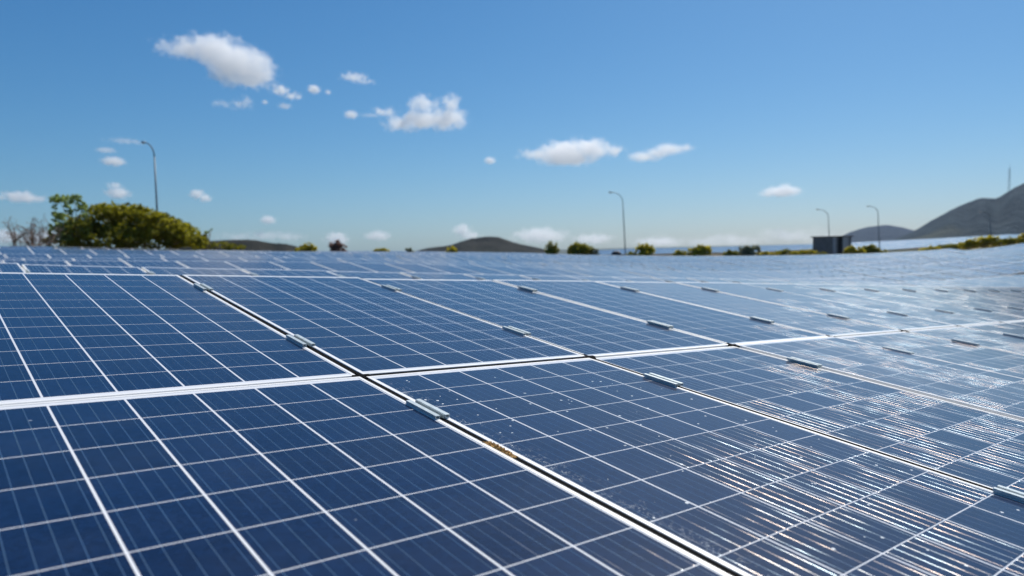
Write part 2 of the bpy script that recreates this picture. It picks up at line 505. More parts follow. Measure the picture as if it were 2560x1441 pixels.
# ------------------------------------------------------------------ terrain
uh = UW.copy(); uh[2] = 0; uh /= np.linalg.norm(uh)
vh = np.array([-uh[1], uh[0], 0.0])
TILT = math.asin(VW[2])
PW, PL, PT = 0.977, 1.962, 0.035                 # module
PITCH_U, PITCH_V = 0.99695279, 1.98187324
CELL = 0.15834490
ROWP = 4.36                                      # spacing of the tables
controls = []                                    # level of the tables' top edges


def nearP(u, v, n=0.0):
    a = -0.0104441
    if v < 0:
        return OW + u * UW + (v * math.cos(a)) * VW + (v * math.sin(a)) * NW + n * NW
    return OW + u * UW + v * VW + n * NW


for u in (-8, -4, -1, 2, 5, 9, 13):
    controls.append(nearP(u, 1.98))
for u in (-6, 0, 5, 10):
    q = nearP(u, 1.98); controls.append(q - 4.3 * vh); controls.append(q - 12 * vh)
for c_ in [(59, 660, 6.8), (553, 673, 8.1), (907, 678.7, 9.4), (1187, 686, 10.7), (1410, 689, 12), (1672, 693, 14), (2100, 708, 19),
           (36, 652, 13.3), (84, 646, 18), (100, 631, 23.5), (60, 614, 32), (480, 626, 35),
           (560, 640, 23), (700, 661, 14), (700, 646, 20), (700, 628, 45), (1000, 658, 20), (1000, 641, 40), (1000, 628, 95),
           (1300, 667, 22), (1300, 645, 45), (1300, 632, 100), (1560, 640, 96), (1560, 662, 40), (1800, 642, 100), (1800, 668, 40),
           (2200, 637, 92), (2200, 662, 45), (2200, 694, 25), (2560, 606, 82), (2560, 645, 45), (2560, 690, 25),
           (740, 628, 110), (1300, 640, 170), (1900, 625, 230), (2560, 590, 180),
           (1620, 621, 300), (2030, 612, 320), (2300, 600, 300), (2560, 584, 280)]:
    controls.append(PX(*c_))
for ang in np.radians([-75, -50, -30, -10, 10, 50, 75, 110, 180, 250]):
    controls.append(np.array([math.sin(ang) * 700, math.cos(ang) * 700, CAM_H - 9.0]))
controls = np.array(controls)
KX = controls[:, :2]
D = np.linalg.norm(KX[:, None] - KX[None], axis=2)
nK = len(KX)
A = np.zeros((nK + 1, nK + 1)); A[:nK, :nK] = D - np.eye(nK) * 0.6; A[nK, :nK] = 1; A[:nK, nK] = 1
wts = np.linalg.solve(A, np.append(controls[:, 2], 0))


def surf(xy):
    xy = np.atleast_2d(xy)
    return np.linalg.norm(xy[:, None] - KX[None], axis=2) @ wts[:nK] + wts[nK]


def ground_z(xy):
    xy = np.atleast_2d(xy); r = np.linalg.norm(xy, axis=1)
    g = surf(xy) - 1.35
    t = np.clip((r - 450) / 500, 0, 1)
    return g * (1 - t) + (CAM_H - 9) * t


# ground: one polar sheet
rad = [0.0] + list(np.geomspace(1.5, 3200, 90))
NA = 160
vs, fs = [(0, 0, float(ground_z([[0, 0]])[0]))], []
for r in rad[1:]:
    a = np.linspace(0, 2 * math.pi, NA, endpoint=False)
    xy = np.stack([np.sin(a) * r, np.cos(a) * r], 1); z = ground_z(xy)
    vs += [(p[0], p[1], zz) for p, zz in zip(xy, z)]
for k in range(NA): fs.append((0, 1 + (k + 1) % NA, 1 + k))
for i in range(len(rad) - 2):
    for k in range(NA):
        k2 = (k + 1) % NA; a0 = 1 + i * NA; b0 = a0 + NA
        fs.append((a0 + k, a0 + k2, b0 + k2, b0 + k))
b = NT('dry_earth')
pos = b.n('ShaderNodeNewGeometry').outputs['Position']
n1 = b.noise(pos, .35, 6, .65); n2 = b.noise(pos, .02, 4)
c1 = b.mix(b.ramp(n1, .35, .65), (.20, .085, .04), (.13, .12, .035))
c1 = b.mix(b.ramp(n2, .45, .6), c1, (.10, .11, .05))
# beyond the plant the plain is scrub
ln = b.n('ShaderNodeVectorMath', operation='LENGTH'); b.set(ln.inputs[0], pos)
c1 = b.mix(b.ramp(ln.outputs['Value'], 250, 700), c1, (.055, .075, .06))
bs = b.bsdf(Base_Color=c1, Roughness=.95)
b.set(bs.inputs['Normal'], b.bump(n1, .6, .2))
g = obj('ground', mesh('ground', vs, fs, b.mat, smooth=True)); tag(g, kind='structure')


# ------------------------------------------------------------------ hills
def hill(name, prof, depth, thick, base_px, col, label, seed=0, rough=1.0):
    prof = np.array(prof, float)
    n = 90
    xs = np.linspace(prof[0, 0], prof[-1, 0], n); ys = np.interp(xs, prof[:, 0], prof[:, 1])
    k = np.array([1, 2, 3, 2, 1]) / 9.0; yp = np.pad(ys, 2, mode='edge'); ys = np.convolve(yp, k, 'valid')
    r = np.random.default_rng(seed)
    rows = 26
    V = []
    for j in range(rows):
        t = (j / (rows - 1)) * 2 - 1                      # -1 front foot, 0 ridge, 1 back foot
        for i in range(n):
            top = PX(xs[i], ys[i], depth)
            ray = top.copy(); ray[2] = 0; L = np.linalg.norm(ray); ray /= L
            zb = CAM_H - 14
            h = (1 - abs(t) ** 1.35)
            sp = .5 + .5 * math.cos(xs[i] * .045 + seed + 3 * math.sin(xs[i] * .013 + seed)) if t < 0 else .5
            hh = max(0.0, h * (1 - .22 * rough * sp * 4 * (1 - abs(t)) * abs(t)))
            p = top + ray * (t * thick)
            # keep the silhouette: slopes in front may not rise above the sight line to the ridge
            lim = CAM_H + (top[2] - CAM_H) * (1 + t * thick / L)
            z = zb + (top[2] - zb) * hh
            if t < 0: z = min(z, lim - (top[2] - zb) * .015 * abs(t))
            if t > 0: z = min(z, lim - 1.0)
            p[2] = z + (r.normal() * .004 * (top[2] - zb) if 0 < j < rows - 1 and t != 0 else 0)
            V.append(p)
    Fc = [(j * n + i, j * n + i + 1, (j + 1) * n + i + 1, (j + 1) * n + i) for j in range(rows - 1) for i in range(n - 1)]
    b = NT(name + '_scrub')
    pos = b.n('ShaderNodeNewGeometry').outputs['Position']
    sc = 60.0 / thick
    nn = b.noise(pos, sc * .10, 6, .7); nb = b.noise(pos, sc * .02, 3)
    cc = b.mix(b.ramp(nn, .38, .62), col[0], col[1])
    cc = b.mix(b.ramp(nb, .5, .68), cc, col[2])
    bs = b.bsdf(Base_Color=cc, Roughness=.95, Specular_IOR_Level=.1)
    b.set(bs.inputs['Normal'], b.bump(nn, 1.0, thick * .06))
    o = obj(name, mesh(name, V, Fc, b.mat, smooth=True)); tag(o, label, None, None, 'structure')
    return o


hill('hill', [(420, 612), (480, 604), (530, 599), (570, 597), (610, 598), (650, 601), (700, 607), (740, 614), (780, 624), (830, 640)], 520, 120, 640,
     ((.010, .011, .006), (.030, .026, .017), (.045, .032, .022)), 'low long scrubby hill behind the big bush', 3)
hill('hill', [(1000, 636), (1040, 626), (1080, 618), (1130, 611), (1180, 595), (1215, 589), (1245, 590), (1280, 603), (1310, 611), (1345, 618), (1380, 628), (1420, 640)], 700, 160, 640,
     ((.010, .011, .009), (.028, .027, .022), (.024, .026, .018)), 'dark cone shaped hill at the middle of the horizon', 5)
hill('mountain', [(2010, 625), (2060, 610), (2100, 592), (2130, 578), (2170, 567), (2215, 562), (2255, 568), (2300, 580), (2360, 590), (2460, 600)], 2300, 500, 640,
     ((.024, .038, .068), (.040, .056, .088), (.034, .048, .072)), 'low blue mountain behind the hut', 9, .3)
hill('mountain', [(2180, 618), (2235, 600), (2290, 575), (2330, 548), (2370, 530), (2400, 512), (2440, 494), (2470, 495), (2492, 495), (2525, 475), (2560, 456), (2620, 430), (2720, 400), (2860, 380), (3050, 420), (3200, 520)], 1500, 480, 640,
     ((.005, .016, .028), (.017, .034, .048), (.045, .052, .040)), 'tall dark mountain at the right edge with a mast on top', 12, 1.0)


# ------------------------------------------------------------------ solar modules
def module_frame_mesh(detail=True):
    prof = [(0.0, -PT), (0.0, -.0012), (.0012, 0.0), (.0112, 0.0), (.0116, -.0004), (.0116, -.0016)] if detail else \
           [(0.0, -PT), (0.0, 0.0), (.0105, 0.0)]
    V, Fq = [], []
    for (ins, z) in prof:
        V += [(ins, ins, z), (PW - ins, ins, z), (PW - ins, PL - ins, z), (ins, PL - ins, z)]
    for i in range(len(prof) - 1):
        for k in range(4):
            k2 = (k + 1) % 4
            Fq.append((i * 4 + k, i * 4 + k2, (i + 1) * 4 + k2, (i + 1) * 4 + k))
    if detail:                          # lower flange and the inside of the channel
        n0 = len(V)
        V += [(.0, .0, -PT), (PW, 0, -PT), (PW, PL, -PT), (0, PL, -PT),
              (.028, .028, -PT), (PW - .028, .028, -PT), (PW - .028, PL - .028, -PT), (.028, PL - .028, -PT)]
        for k in range(4):
            k2 = (k + 1) % 4
            Fq.append((n0 + k2, n0 + k, n0 + 4 + k, n0 + 4 + k2))
    return np.array(V, float), Fq


def cells_geom(ins=.0112, z=-.0010):
    V = np.array([(ins, ins, z), (PW - ins, ins, z), (PW - ins, PL - ins, z), (ins, PL - ins, z)], float)
    mx, my = (PW - 6 * CELL) / 2, (PL - 12 * CELL) / 2
    uv = [((p[0] - mx) / CELL, (p[1] - my) / CELL) for p in V]
    return V, uv


FV, FF = module_frame_mesh(True)
ME_FRAME = mesh('frame', FV, FF, M_FRAME)
CV, CUV = cells_geom()
ME_CELLS = mesh('cell_sheet', CV, [(0, 1, 2, 3)], M_CELL, uv=CUV)
ME_CELLS_S = mesh('cell_sheet', CV, [(0, 1, 2, 3)], M_CELL_SPECK, uv=CUV)
ME_CELLS_D = mesh('cell_sheet', CV, [(0, 1, 2, 3)], M_CELL_DIRTY, uv=CUV)
MV, MF = module_frame_mesh(False)


def place(o, org, ax, ay, az):
    mm = Matrix.Identity(4)
    for i in range(3):
        mm[i][0] = ax[i]; mm[i][1] = ay[i]; mm[i][2] = az[i]; mm[i][3] = org[i]
    o.matrix_world = mm


def module(org, ax, ay, az, label, group, cells=ME_CELLS):
    o = bpy.data.objects.new('solar_panel', None); o.empty_display_size = .1; link(o)
    place(o, org, ax, ay, az)
    f = bpy.data.objects.new('frame', ME_FRAME); link(f, o)
    c = bpy.data.objects.new('cell_sheet', cells); link(c, o)
    tag(o, label, 'solar panel', group)
    return o


def frame_axes(ax, ay):
    ax = ax / np.linalg.norm(ax); az = np.cross(ax, ay); az /= np.linalg.norm(az)
    return ax, np.cross(az, ax), az


ORD = ['first', 'second', 'third', 'fourth', 'fifth', 'sixth', 'seventh', 'eighth', 'ninth', 'tenth', 'eleventh', 'twelfth',
       'thirteenth', 'fourteenth', 'fifteenth', 'sixteenth', 'seventeenth', 'eighteenth', 'nineteenth', 'twentieth']
ga, gb = (PITCH_U - PW) / 2, (PITCH_V - PL) / 2
jr = np.random.default_rng(3)
NEARU = {0: range(-1, 9), 1: range(-1, 16)}
for row in (0, 1):
    v0 = -PITCH_V + gb if row == 0 else gb
    for i in NEARU[row]:
        jit = jr.normal(size=3) * .0012
        org = nearP(i * PITCH_U + ga, v0, jit[0])
        ay = nearP(0, v0 + PL) - nearP(0, v0)
        if row == 0: ay = nearP(0, -.0001) - nearP(0, -PL)
        ax, ay2, az = frame_axes(UW + NW * jit[1], ay / np.linalg.norm(ay) + NW * jit[2])
        cm = ME_CELLS
        if row == 0:
            if i == -1: lb = 'large blue solar panel filling the lower left corner, clean glass'
            elif i == 0: lb = 'solar panel in the front row sprinkled with white specks, right of the lower left panel'; cm = ME_CELLS_S
            elif i == 1: lb = 'front row solar panel full of bright glinting lines, next right of the specked panel'
            else: lb = 'front row glinting solar panel, %s to the right of the white specked panel' % ORD[i - 1]; cm = ME_CELLS_D
        else:
            if i == -1: lb = 'second row solar panel at the left edge, behind the lower left panel'
            elif i == 0: lb = 'second row solar panel right behind the white specked panel'
            elif i < 3: lb = 'second row solar panel, %s right of the one behind the specked panel' % ORD[i - 1]
            else:
                lb = 'second row pale solar panel, %s right of the one behind the specked panel' % ORD[i - 1]
                cm = ME_CELLS_D
        module(org, ax, ay2, az, lb, 'panels of the foreground table', cm)


# mid clamps: rolled channel with two raised rails and a bolt in the trough
def clamp_meshes():
    L, hgt, wd = .150, .0095, .0165
    sec = []
    def rail(x0, x1):
        t = .0022
        return [(x0, 0.0006), (x1, .0006), (x1, hgt), (x0, hgt)], [(x0 + t, .0006 + t), (x1 - t, .0006 + t), (x1 - t, hgt - t), (x0 + t, hgt - t)]
    mb = MB()
    for x0, x1 in ((-.0225, -.0085), (.0085, .0225)):
        o_, i_ = rail(x0, x1)
        V = [(p[0], -L / 2, p[1]) for p in o_] + [(p[0], L / 2, p[1]) for p in o_] + \
            [(p[0], -L / 2, p[1]) for p in i_] + [(p[0], L / 2, p[1]) for p in i_]
        fc = []
        for k in range(4):
            k2 = (k + 1) % 4
            fc += [(k, k2, 4 + k2, 4 + k), (8 + k2, 8 + k, 12 + k, 12 + k2), (k2, k, 8 + k, 8 + k2), (4 + k, 4 + k2, 12 + k2, 12 + k)]
        mb.add(V, fc)
    mb.box((-.0083, -L / 2 + .002, -.020), (-.0065, L / 2 - .002, .0085))      # inner walls of the trough
    mb.box((.0065, -L / 2 + .002, -.020), (.0083, L / 2 - .002, .0085))
    mb.box((-.0063, -L / 2 + .002, -.0195), (.0063, L / 2 - .002, -.0165))
    body = mb.me('channel', M_CLAMP)
    b2 = MB()
    b2.tube([(0, 0, -.0164), (0, 0, .002)], .0052, 10)
    b2.tube([(0, 0, -.0163), (0, 0, -.0123)], .0061, 6)
    return body, b2.me('bolt', M_BOLT)


ME_CH, ME_BOLT = clamp_meshes()


def clamp(org, ax, ay, az, label, group):
    o = bpy.data.objects.new('panel_clamp', None); o.empty_display_size = .05; link(o)
    place(o, org, ax, ay, az)
    for nm, me_ in (('channel', ME_CH), ('bolt', ME_BOLT)):
        link(bpy.data.objects.new(nm, me_), o)
    tag(o, label, 'clamp', group)


CV_ = {0: (-.38, -1.535), 1: (.465, 1.585)}
for row in (0, 1):
    for i in (range(0, 8) if row == 0 else range(0, 15)):
        for q, vv in enumerate(CV_[row]):
            ax, ay, az = frame_axes(UW, nearP(0, vv + .01) - nearP(0, vv - .01))
            side = {(0, 0): 'upper', (0, 1): 'lower', (1, 0): 'lower', (1, 1): 'upper'}[(row, q)]
            rw = 'front' if row == 0 else 'second'
            seam = 'left edge of the white specked panel line' if i == 0 else '%s seam right of the long near seam' % ORD[i - 1]
            if i == 0: lb = '%s grey clamp of the %s row on the seam left of the specked panel' % (side, rw)
            else: lb = '%s grey clamp of the %s row, %s' % (side, rw, seam)
            clamp(nearP(i * PITCH_U, vv), ax, ay, az, lb, 'clamps on the foreground table')

# black rubber spacers in the crossings of the seams
sp = MB()
sp.box((-.0065, -.034, -.012), (.0065, .034, .0015)); sp.box((-.028, -.0085, -.012), (-.0067, .0085, .0013)); sp.box((.0067, -.0085, -.012), (.028, .0085, .0013))
ME_SP = sp.me('rubber_spacer', M_RUBBER_SHADE)
for i in range(0, 8):
    o = bpy.data.objects.new('rubber_spacer', ME_SP); link(o)
    place(o, nearP(i * PITCH_U, 0), UW, VW, NW)
    lb = ('black cross shaped spacer where four panels meet at the corner of the lower left panel' if i == 0 else
          'black cross shaped spacer at the %s panel crossing right of the nearest crossing' % ORD[i - 1])
    tag(o, lb, 'spacer', 'spacers at the panel crossings')

# dry debris caught in the seam
mb = MB()
dr = np.random.default_rng(5)
for k in range(260):
    t = dr.uniform(-.5, .5); c0 = np.array([dr.uniform(-.0095, .0095), t * .115, -.004 + dr.uniform(0, .0065) * (1 - abs(t))])
    s_ = dr.uniform(.0012, .0032)
    rot = np.array(Matrix.Rotation(dr.uniform(0, 6), 3, Vector(dr.normal(size=3))))
    mb.box((-s_, -s_ * .8, -s_ * .6), (s_, s_ * .8, s_ * .6), 0, (rot, c0))
mb.box((-.0095, -.055, -.012), (.0095, .055, -.0006))
o = obj('debris_clump', mb.me('debris_clump', M_DEBRIS)); place(o, nearP(0, -.705), UW, VW, NW)
tag(o, 'orange brown clump of dry debris stuck in the seam below the nearest clamp', 'debris')

# rack below the near table, plus black strips added as seam shade
rk = empty('mounting_rack', OW - np.array([0, 0, 1.3]))
tag(rk, 'galvanised steel rack under the foreground panels, seen only through the seams', 'rack')
RI = np.array(rk.location)
for vv in (-1.535, -.38, .465, 1.585):
    mb = MB(); fr = (np.array([UW, VW, NW]), nearP(0, vv, -PT - .03) - RI)
    mb.box((-1.0, -.02, -.03), (15.9, .02, .028), 0, fr)
    obj('rail', mb.me('rail', M_STEEL), rk)
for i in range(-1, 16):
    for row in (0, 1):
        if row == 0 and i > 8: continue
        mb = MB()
        if 0 <= i <= 1:  # added black strips stand in for the deep shade inside the seams
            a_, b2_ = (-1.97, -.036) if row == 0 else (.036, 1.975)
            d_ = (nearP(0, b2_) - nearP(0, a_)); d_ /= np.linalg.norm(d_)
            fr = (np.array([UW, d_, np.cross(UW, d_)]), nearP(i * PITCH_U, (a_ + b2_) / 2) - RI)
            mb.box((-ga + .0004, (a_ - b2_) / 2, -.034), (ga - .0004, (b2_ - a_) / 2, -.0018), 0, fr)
            obj('seam_shade_strip', mb.me('seam_shade_strip', M_RUBBER_SHADE), rk)
        if row == 1 and i == 0:  # cross seam: shade between the rows, again as an added black strip
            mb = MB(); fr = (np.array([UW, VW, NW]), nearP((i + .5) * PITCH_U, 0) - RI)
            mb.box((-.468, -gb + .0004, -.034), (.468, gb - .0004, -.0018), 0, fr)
            obj('seam_shade_strip', mb.me('seam_shade_strip', M_RUBBER_SHADE), rk)
for i in range(0, 16, 3):
    for vv in (-1.3, 1.35):
        p = nearP(i * PITCH_U + .5, vv, -PT - .065)
        z0 = float(ground_z([p[:2]])[0])
        mb = MB(); mb.tube([p - RI, np.array([p[0], p[1], z0 - .1]) - RI], .035, 8)
        obj('leg', mb.me('leg', M_STEEL), rk)


# ------------------------------------------------------------------ the field behind
def max_depth(px):
    return float(np.interp(px, [-400, 0, 470, 520, 600, 700, 760, 1100, 1500, 2000, 2200, 2400, 2700], [33, 33, 36, 44, 60, 85, 98, 112, 98, 99, 95, 88, 82]))


far = []                                  # (depth, k, j, half, org, ax, ay, az)
Oh = OW.copy(); Oh[2] = 0
legs = MB()
dirs = np.random.default_rng(11)
for k in range(1, 34):
    off = -.2 + ROWP * 0 if k == 1 else dirs.uniform(0, 1)
    vtop = 1.98 + 4.30 * k
    if k == 1: off = -.20
    tiltk = TILT + dirs.normal() * .006
    if k in (2, 6): continue                       # wider aisles
    if k in (3, 4, 5, 7):
        want = {3: 165, 4: 180, 5: 117, 7: 150}[k]; us = np.arange(-12, 12, .02)
        pp = Oh + us[:, None] * uh + vtop * vh; pp[:, 2] = surf(pp[:, :2])
        ex = to_px(pp)[0]; off = float(us[np.argmin(np.abs(ex - want))]) / 1.003 % 1.0
    for j in range(-60, 150):
        u0 = (j + off) * 1.003
        top = Oh + u0 * uh + vtop * vh
        top2 = top + PW * uh
        c = (top + top2) / 2
        fpx, fpy, fz = to_px(np.array([c[0], c[1], 0.5]))
        if fz < 1.5 or fpx < -260 or fpx > 2560 + 330: continue
        if fz > max_depth(fpx): continue
        z1, z2 = surf(np.array([top[:2], top2[:2]]))
        zz = (z1 + z2) / 2; sl = z2 - z1
        # tables are stiff: the level follows the ground in blocks, with tiny errors between neighbours
        top[2] = zz - sl / 2 + dirs.normal() * .004
        ax = uh + np.array([0, 0, sl / PW + dirs.normal() * .003])
        tl = tiltk + dirs.normal() * .003
        ay = vh * math.cos(tl) + np.array([0, 0, math.sin(tl)])
        ax, ay, az = frame_axes(ax, ay)
        for half in (0, 1):
            org = top - ay * (PL + (PITCH_V if half == 0 else 0))
            cc = org + ax * PW / 2 + ay * PL / 2
            pz = to_px(cc)
            far.append((pz[2], k, j, half, org, ax, ay, az, pz[0], pz[1]))
        if j % 3 == 0:
            for dd in (.7, 3.2):
                p = top - ay * dd - az * .06
                z0 = float(ground_z([p[:2]])[0]) - .1
                legs.box((p[0] - .03, p[1] - .03, z0), (p[0] + .03, p[1] + .03, p[2]), 0)
far.sort(key=lambda t: t[0])
# the nearest of them as individuals, tabled row by row
N_IND = 300 - sum(len(r) for r in NEARU.values())
ind, rest = far[:N_IND], far[N_IND:]
rowname = {k: ORD[k - 1] for k in range(1, 20)}
for (dz, k, j, half, org, ax, ay, az, px_, py_) in ind:
    hf = 'upper' if half else 'lower'
    module(org, ax, ay, az, '%s row solar panel of the %s table behind the foreground table' % (hf, rowname[k]),
           '%s row panels of the %s table back' % (hf, rowname[k]), ME_CELLS_D if px_ > 1500 else ME_CELLS)
# end clamps of the next table, seen as short dark dashes
for (dz, k, j, half, org, ax, ay, az, px_, py_) in [t for t in far if t[1] <= 2 and t[3] == 1 and t[0] < 17]:
    for yy in (.42, 1.53):
        clamp(org - ax * .0105 + ay * yy, ax, ay, az, '%s grey clamp on a seam of the %s table behind the foreground table' % ('upper' if yy > 1 else 'lower', rowname[k]),
              '%s clamps of the %s table back' % ('upper' if yy > 1 else 'lower', rowname[k]))
# all the others in one mesh
V, Fc, MI, UV = [], [], [], []
n0 = 0
cl = MB()
for (dz, k, j, half, org, ax, ay, az, px_, py_) in rest:
    B = np.stack([ax, ay, az])
    v1 = MV @ B + org; v2 = CV @ B + org
    V.append(v1); V.append(v2)
    for q in MF: Fc.append(tuple(i + n0 for i in q)); MI.append(0); UV += [(0, 0)] * 4
    n0 += len(v1)
    Fc.append(tuple(i + n0 for i in (0, 1, 2, 3))); MI.append(1); UV += CUV
    n0 += 4
    if dz < 60 and px_ > 900:
        for yy in (.42, 1.53):
            o_ = org - ax * .0105 + ay * yy
            cl.box((-.026, -.075, .0005), (.026, .075, .013), 0, (B, o_))
me = mesh('solar_panels', np.concatenate(V), Fc, [M_FRAME, M_CELL], MI, UV)
o = obj('far_solar_panels', me); tag(o, 'mass of distant solar panels covering the ground towards the horizon', 'solar panels', None, 'stuff')
o = obj('far_panel_clamps', cl.me('clamps', M_CLAMP)); tag(o, 'many small clamps on the seams of the distant solar panels', 'clamps', None, 'stuff')
o = obj('support_legs', legs.me('support_legs', M_STEEL)); tag(o, 'steel legs carrying the rows of panels behind the foreground', 'legs', None, 'stuff')

# second plant on the slope far behind the hut
V, Fc, MI, UV = [], [], [], []; n0 = 0
for k in range(0, 60):
    vtop = 60 + 6.2 * k
    for j in range(-10, 130):
        u0 = j * 4.0
        t0 = Oh + u0 * uh + vtop * vh; t1 = t0 + 3.97 * uh
        fpx, fpy, fz = to_px(np.array([t0[0], t0[1], 1.0]))
        if fz < 125 or fz > 330 or fpx < 1470 or fpx > 2850: continue
        if fpx < 2080 and fz < 215: continue
        z1, z2 = surf(np.array([t0[:2], t1[:2]]))
        t0[2] = z1; ax, ay, az = frame_axes(np.array([t1[0] - t0[0], t1[1] - t0[1], z2 - z1]), vh * math.cos(TILT) + np.array([0, 0, math.sin(TILT)]))
        B = np.stack([ax, ay, az])
        for a_, h_ in ((0, 0), (0, 1)):
            org = t0 - ay * (PL * (2 - h_))
            mx, my = (PW - 6 * CELL) / 2, (PL - 12 * CELL) / 2
            for q in range(4):
                qo = org + ax * q * .992
                v2 = np.array([(0, 0, 0), (PW, 0, 0), (PW, PL - .02, 0), (0, PL - .02, 0), (0, 0, -.04), (PW, 0, -.04), (PW, PL - .02, -.04), (0, PL - .02, -.04)]) @ B + qo
                V.append(v2)
                Fc.append(tuple(i + n0 for i in (0, 1, 2, 3))); MI.append(1 if fpx > 2080 else 2); UV += CUV
                for f_ in ((4, 5, 1, 0), (5, 6, 2, 1), (6, 7, 3, 2), (7, 4, 0, 3)):
                    Fc.append(tuple(i + n0 for i in f_)); MI.append(0); UV += [(0, 0)] * 4
                n0 += 8
me = mesh('hillside_panels', np.concatenate(V), Fc, [M_FRAME, M_CELL_DIRTY, M_CELL], MI, UV)
o = obj('hillside_solar_panels', me); tag(o, 'pale bluish strip of solar panels on the slope behind the hut', 'solar panels', None, 'stuff')


# ------------------------------------------------------------------ lamp posts
def gz(p):
    return float(ground_z([[p[0], p[1]]])[0])


def lamp_post(head, elbow, base_px, depth, label, r0=.085):
    """head = pixel of the lamp's tip, elbow = pixel where the straight pole ends"""
    E_ = PX(*elbow, depth); Bp = PX(*base_px, depth); H_ = PX(*head, depth)
    zg = gz(Bp)
    dirn = (Bp - E_) / (Bp[2] - E_[2])
    foot = E_ + dirn * (zg - E_[2])
    root = empty('lamp_post', foot); tag(root, label, 'lamp post', 'lamp posts along the field')
    E, H = E_ - foot, H_ - foot
    mb = MB(); mb.tube([np.zeros(3) - [0, 0, .1], E * .5, E], [r0, r0 * .8, r0 * .62], 12)
    obj('pole', mb.me('pole', M_POLE, True), root)
    up_ = E / np.linalg.norm(E)
    lat = H - E; hz = H[2] - E[2]
    hor = lat - up_ * lat.dot(up_)
    pts = []
    for t in np.linspace(0, 1, 12):
        a = t * math.pi / 2 * .93
        pts.append(E + up_ * (lat.dot(up_) * (math.sin(a) * .97)) + hor * .72 * (1 - math.cos(a)) / (1 - math.cos(math.pi / 2 * .93)) * 1.0)
    mb = MB(); mb.tube(pts, list(np.linspace(r0 * .62, r0 * .42, 12)), 10)
    obj('arm', mb.me('arm', M_POLE, True), root)
    hd = H - pts[-1]; ln_ = np.linalg.norm(hd); hd /= ln_
    sd = np.cross(hd, [0, 0, 1.0]); sd /= np.linalg.norm(sd); n_ = np.cross(sd, hd)
    fr = (np.array([hd, sd, n_]), pts[-1])
    mb = MB()
    xs = [(-.05, .05, .04), (.12 * ln_, .10, .07), (.5 * ln_, .15, .085), (.92 * ln_, .12, .06), (ln_, .05, .03)]
    V = []; 
    for (x_, hw_, hh_) in xs:
        for a in range(8):
            t = a * math.pi / 4 + math.pi / 8
            V.append(np.array([x_, hw_ * math.cos(t), hh_ * math.sin(t)]) @ fr[0] + fr[1])
    fc = [(i * 8 + a, i * 8 + (a + 1) % 8, (i + 1) * 8 + (a + 1) % 8, (i + 1) * 8 + a) for i in range(4) for a in range(8)]
    fc += [tuple(range(8))[::-1], tuple(32 + a for a in range(8))]
    mb.add(V, fc)
    hobj = obj('lamp_head', mb.me('lamp_head', M_LAMP, True), root)
    mb = MB(); mb.box((.25 * ln_, -.09, -.095), (.8 * ln_, .09, -.080), 0, fr)
    obj('lamp_glass', mb.me('lamp_glass', M_LENS), hobj)
    mb = MB(); mb.box((-.16, -.16, -.02), (.16, .16, .015)); mb.tube([(0, 0, .01), (0, 0, .30)], [r0 * 1.5, r0 * 1.35], 12)
    obj('base', mb.me('base', M_POLE), root)
    return root


lamp_post((354, 356), (386, 392), (393, 535), 56, 'tallest lamp post, rising behind the big green bush')
lamp_post((1521, 481), (1557, 505), (1563.5, 636), 93, 'lamp post at the middle right, beside the black mound')
lamp_post((2040, 524), (2071, 543), (2074.5, 636), 118, 'thin lamp post rising behind the grey hut')
lamp_post((2166, 516), (2195, 533), (2199.5, 640), 116, 'thin lamp post right of the hut, in front of the low mountain')
lamp_post((2447, 530), (2474, 543), (2478, 600), 130, 'faint lamp post against the tall mountain near the right edge')

# mast on the mountain
pt = PX(2522.5, 476, 1490); top = PX(2522.5, 421, 1490)
root = empty('radio_mast', pt); tag(root, 'slender grey radio mast on top of the tall mountain', 'mast')
hm = top[2] - pt[2]
mb = MB()
for a in range(3):
    t = a * 2 * math.pi / 3
    mb.tube([(2.6 * math.cos(t), 2.6 * math.sin(t), -14), (1.2 * math.cos(t), 1.2 * math.sin(t), hm)], .22, 6)
obj('leg_frame', mb.me('leg_frame', M_POLE), root)
mb = MB()
nb = 16
for k in range(nb):
    z0 = -12 + (hm + 12) * k / nb; z1 = -12 + (hm + 12) * (k + 1) / nb
    for a in range(3):
        t0 = a * 2 * math.pi / 3; t1 = (a + 1) * 2 * math.pi / 3
        ra = 2.6 - 1.4 * (z0 + 14) / (hm + 14); rb = 2.6 - 1.4 * (z1 + 14) / (hm + 14)
        mb.tube([(ra * math.cos(t0), ra * math.sin(t0), z0), (rb * math.cos(t1), rb * math.sin(t1), z1)], .10, 4)
obj('bracing', mb.me('bracing', M_POLE), root)
mb = MB()
for z_, a in ((hm * .72, .5), (hm * .8, 2.5), (hm * .9, 4.4), (hm * .55, 1.0)):
    mb.tube([(1.6 * math.cos(a), 1.6 * math.sin(a), z_), (3.0 * math.cos(a), 3.0 * math.sin(a), z_)], .8, 12)
obj('dish', mb.me('dish', M_LENS), root)
mb = MB(); mb.tube([(0, 0, hm), (0, 0, hm + 7)], .2, 6); obj('antenna', mb.me('antenna', M_POLE), root)

# ------------------------------------------------------------------ hut
Dh = 104.0
c0 = PX(2087, 641, Dh)
root = empty('utility_hut', (c0[0], c0[1], gz(c0) + .0)); tag(root, 'small grey metal sided hut with a dark open doorway and flat roof', 'hut')
zt = PX(2087, 593, Dh)[2] - gz(c0)
w1 = 53 / F * Dh; w2 = 50 / F * Dh
d1 = np.array([-math.cos(.16), math.sin(.16), 0]); d2 = np.array([math.cos(.40), math.sin(.40), 0])
w2 /= math.cos(.40)
depthb = w2


